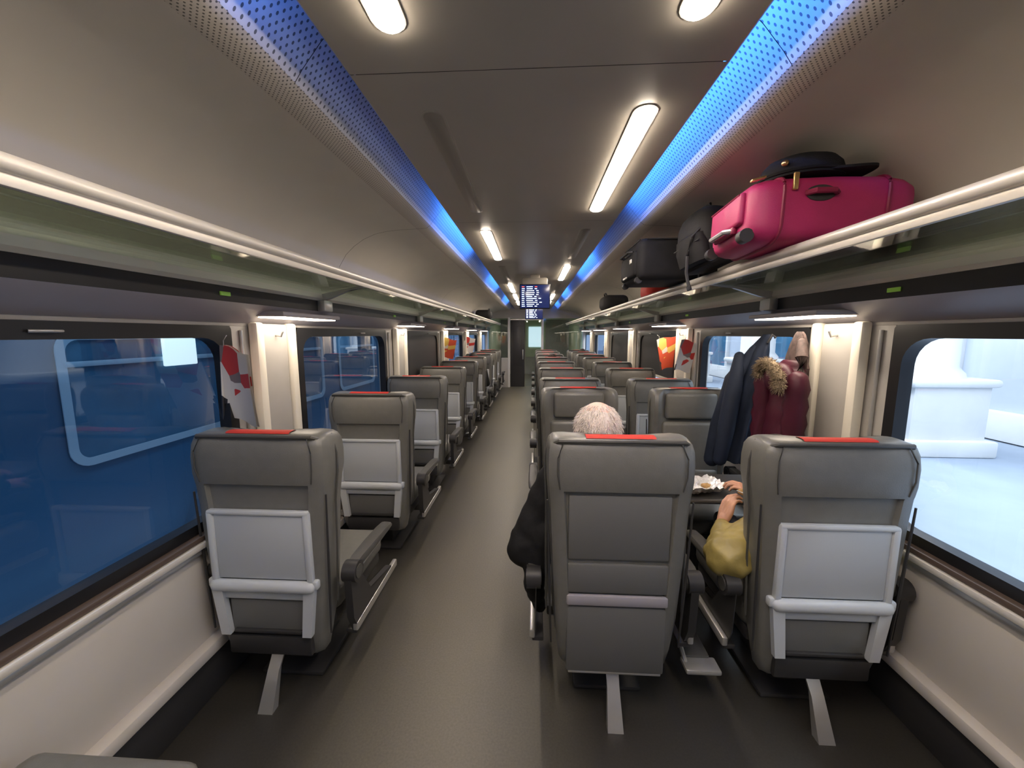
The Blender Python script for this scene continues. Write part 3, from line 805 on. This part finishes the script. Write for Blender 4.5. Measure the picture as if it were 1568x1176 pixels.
V = Vector
seated('seated_man', (.335, 1.76, .575), (.31, 1.745, .88), (.295, 1.72, 1.01), (.29, 1.70, 1.165),
       V((.10, 1.72, .93)), V((-.045, 1.64, .63)), V((.08, 1.92, .745)),
       V((.50, 1.75, .95)), V((.555, 1.80, .70)), V((.44, 1.99, .775)),
       V((.22, 2.13, .57)), V((.44, 2.13, .57)), (.22, 2.06, .05), (.45, 2.06, .05),
       'blackc', 'jeans', 'skinp', 'hairw', bald=True, pitch=-3, sleeve=1.28, wrinkle=.004,
       hands=[((.085, 1.935, .748), (.5, .9, -.05), (0, 0, -1), 1, 18), ((.43, 2.0, .775), (-.5, .9, -.05), (0, 0, -1), -1, 18)], hsc=1.17,
       extra=[(V((.06, 1.62, .72)), V((.01, 1.60, .50)), .06, .05, 'blackc'), (V((.01, 1.60, .50)), V((.04, 1.63, .36)), .05, .03, 'blackc')])
seated('seated_woman', (1.165, 1.75, .565), (1.165, 1.76, .75), (1.165, 1.79, .865), (1.165, 1.85, .99),
       V((1.09, 1.72, .77)), V((.85, 1.60, .645)), V((.905, 1.775, .70)),
       V((1.31, 1.765, .80)), V((1.38, 1.72, .66)), V((1.14, 1.90, .78)),
       V((1.08, 2.12, .56)), V((1.27, 2.12, .56)), (1.08, 2.06, .05), (1.27, 2.06, .05),
       'yellow', 'jeans', 'skin', 'haird', pitch=-18, w=.88, sleeve=1.95, shr=.068, wrinkle=.007, voxel=.011,
       hands=[((.912, 1.79, .722), (.38, .28, .80), (.75, .1, -.45), 1, 34), ((1.125, 1.91, .785), (-.65, .35, .45), (-.3, .2, -.9), -1, 36)], hsc=1.05)
seated('seated_passenger', (.0, .31, .575), (0, .29, .87), (0, .28, 1.0), (0, .27, 1.14),
       V((-.19, .29, .94)), V((-.25, .30, .68)), V((-.15, .50, .62)), V((.19, .29, .94)), V((.25, .30, .68)), V((.15, .50, .62)),
       V((-.1, .70, .56)), V((.1, .70, .56)), (-.1, .66, .05), (.1, .66, .05), 'blackc', 'jeans', 'skin', 'haird', yaw=10,
       hands=[(V((-.148, .505, .62)), (.2, .95, -.2), (0, -.2, -1), 1, 20), (V((.148, .505, .62)), (-.2, .95, -.2), (0, -.2, -1), -1, 20)])
p = bpy.data.objects['seated_passenger']; p.location = (XL+.02, 1.45+1.08*5, 0)
p2 = inst('seated_passenger', p.data, (X1+.0, 3.5+1.08*3, 0)); p3 = inst('seated_passenger', p.data, (X2, 3.5+1.08*5, 0))

b = B()   # crumpled foil wrap on the table
random.seed(3)
n = 16
V_ = []; F_ = []
for i in range(n):
    for j in range(n):
        x = (i/(n-1)-.5)*.26; y = (j/(n-1)-.5)*.18
        e = max(abs(i/(n-1)-.5), abs(j/(n-1)-.5))*2
        V_.append((x+random.uniform(-.005, .005), y+random.uniform(-.005, .005), .006+.045*e**3+random.uniform(0, .022)))
F_ = [(i*n+j, i*n+j+1, (i+1)*n+j+1, (i+1)*n+j) for i in range(n-1) for j in range(n-1)]
b.add(V_, F_, 'foil')
b.box((.07, .03, .024), (.05, .04, .022), 'bread', .010)
b.obj('foil_wrapped_sandwich', (.92, 2.09, .730), 12, ang=10)
b = B(); b.box((0, 0, 0), (.06, .035, .025), 'bread', .01, seg=3); b.box((0, 0, .004), (.062, .037, .005), 'foil', .002); b.obj('bread_piece', (1.03, 1.845, .842), 25)

# ------------------------------------------------------------------ exterior
b = B()
b.extr([(-2.4, -1.0), (-30, -1.0)], -15, 40, 'gravel'); b.obj('ground')
b = B(); XT = -3.4
b.extr([(XT+.05, -.6), (XT, -.2), (XT, 1.7), (XT-.08, 2.3), (XT-.3, 2.9), (XT-.9, 3.3), (XT-2, 3.4)], -14, 26, 'tblue')
for k in range(-5, 12):
    y0 = 2.55+2.0*k-2.0; y1 = y0+1.5
    o = rrect(y0, y1, .60, 1.62, .14); i = rrect(y0+.06, y1-.06, .66, 1.56, .09)
    b.loft([[(XT+.012, y, z) for y, z in o], [(XT+.02, y, z) for y, z in o], [(XT+.02, y, z) for y, z in i], [(XT+.004, y, z) for y, z in i]], 'tframe', cap=False)
    b.add([(XT+.006, y, z) for y, z in i], [list(range(len(i)))], 'tblue2')
    b.box((XT+.02, (y0+y1)/2, 1.38), (.012, 1.4, .04), 'tframe', .003)
b.box((XT+.04, 3.5, 1.45), (.03, .34, .28), 'sign', .01)
b.obj('neighbouring_carriage')
b = B()
b.extr([(1.9, -.25), (14, -.25)], -15, 45, 'plat'); b.extr([(1.9, -.25), (1.9, -1.2)], -15, 45, 'stone'); b.obj('platform')
b = B()
XF = 8.2
b.box((XF+.2, 15, 3.2), (.4, 60, 6.9), 'facade', 0)
for k in range(-2, 9):
    y = 4.4+4.4*k
    b.box((XF-.02, y, .9), (.08, 1.7, 2.2), 'tblue2', .01); b.box((XF-.05, y, 2.05), (.14, 2.0, .16), 'stone', .01)
    b.box((XF-.05, y-.95, .9), (.12, .14, 2.2), 'stone', .01); b.box((XF-.05, y+.95, .9), (.12, .14, 2.2), 'stone', .01)
b.box((XF-.06, 15, .02), (.16, 60, .5), 'stone', .02)
b.obj('station_facade')
b = B()
b.box((0, 0, .125), (1.3, 1.3, .25), 'stone', .03); b.box((0, 0, .65), (1.1, 1.1, .85), 'stone', .02); b.box((0, 0, 1.12), (1.24, 1.24, .12), 'stone', .04)
b.tube([(0, 0, 1.15), (0, 0, 1.25), (0, 0, 1.35), (0, 0, 6)], [.52, .50, .42, .38], 'stone', 28)
cm = b.mesh('stone_column')
for y in (2.0, 6.6, 11.2, 15.8, 20.4, 25): inst('stone_column', cm, (6.3, y, -.249))

area('added_platform_light', (4.2, 9, 5.0), Euler((0, math.radians(-38), 0)), 1.5, 30, (.88, .94, 1), 2500)  # unseen light added to brighten the facade and columns
area('unseen_trackside_light', (-2.2, 8, 4.2), Euler((0, math.radians(25), 0)), .6, 30, (.55, .78, 1), 200)  # unseen bluish area light aimed at the neighbouring carriage

w = bpy.data.worlds.new('World'); S.world = w; w.use_nodes = True
w.node_tree.nodes['Background'].inputs['Color'].default_value = (.34, .51, .85, 1)
w.node_tree.nodes['Background'].inputs['Strength'].default_value = .72

cd = bpy.data.cameras.new('Camera'); cam = bpy.data.objects.new('Camera', cd); COL.objects.link(cam)
cam.location = (0, 0, 1.6); cam.rotation_euler = (math.radians(90-7.35), 0, math.radians(3.1))
cd.sensor_width = 36; cd.lens = 13.52; cd.clip_start = .02
S.camera = cam
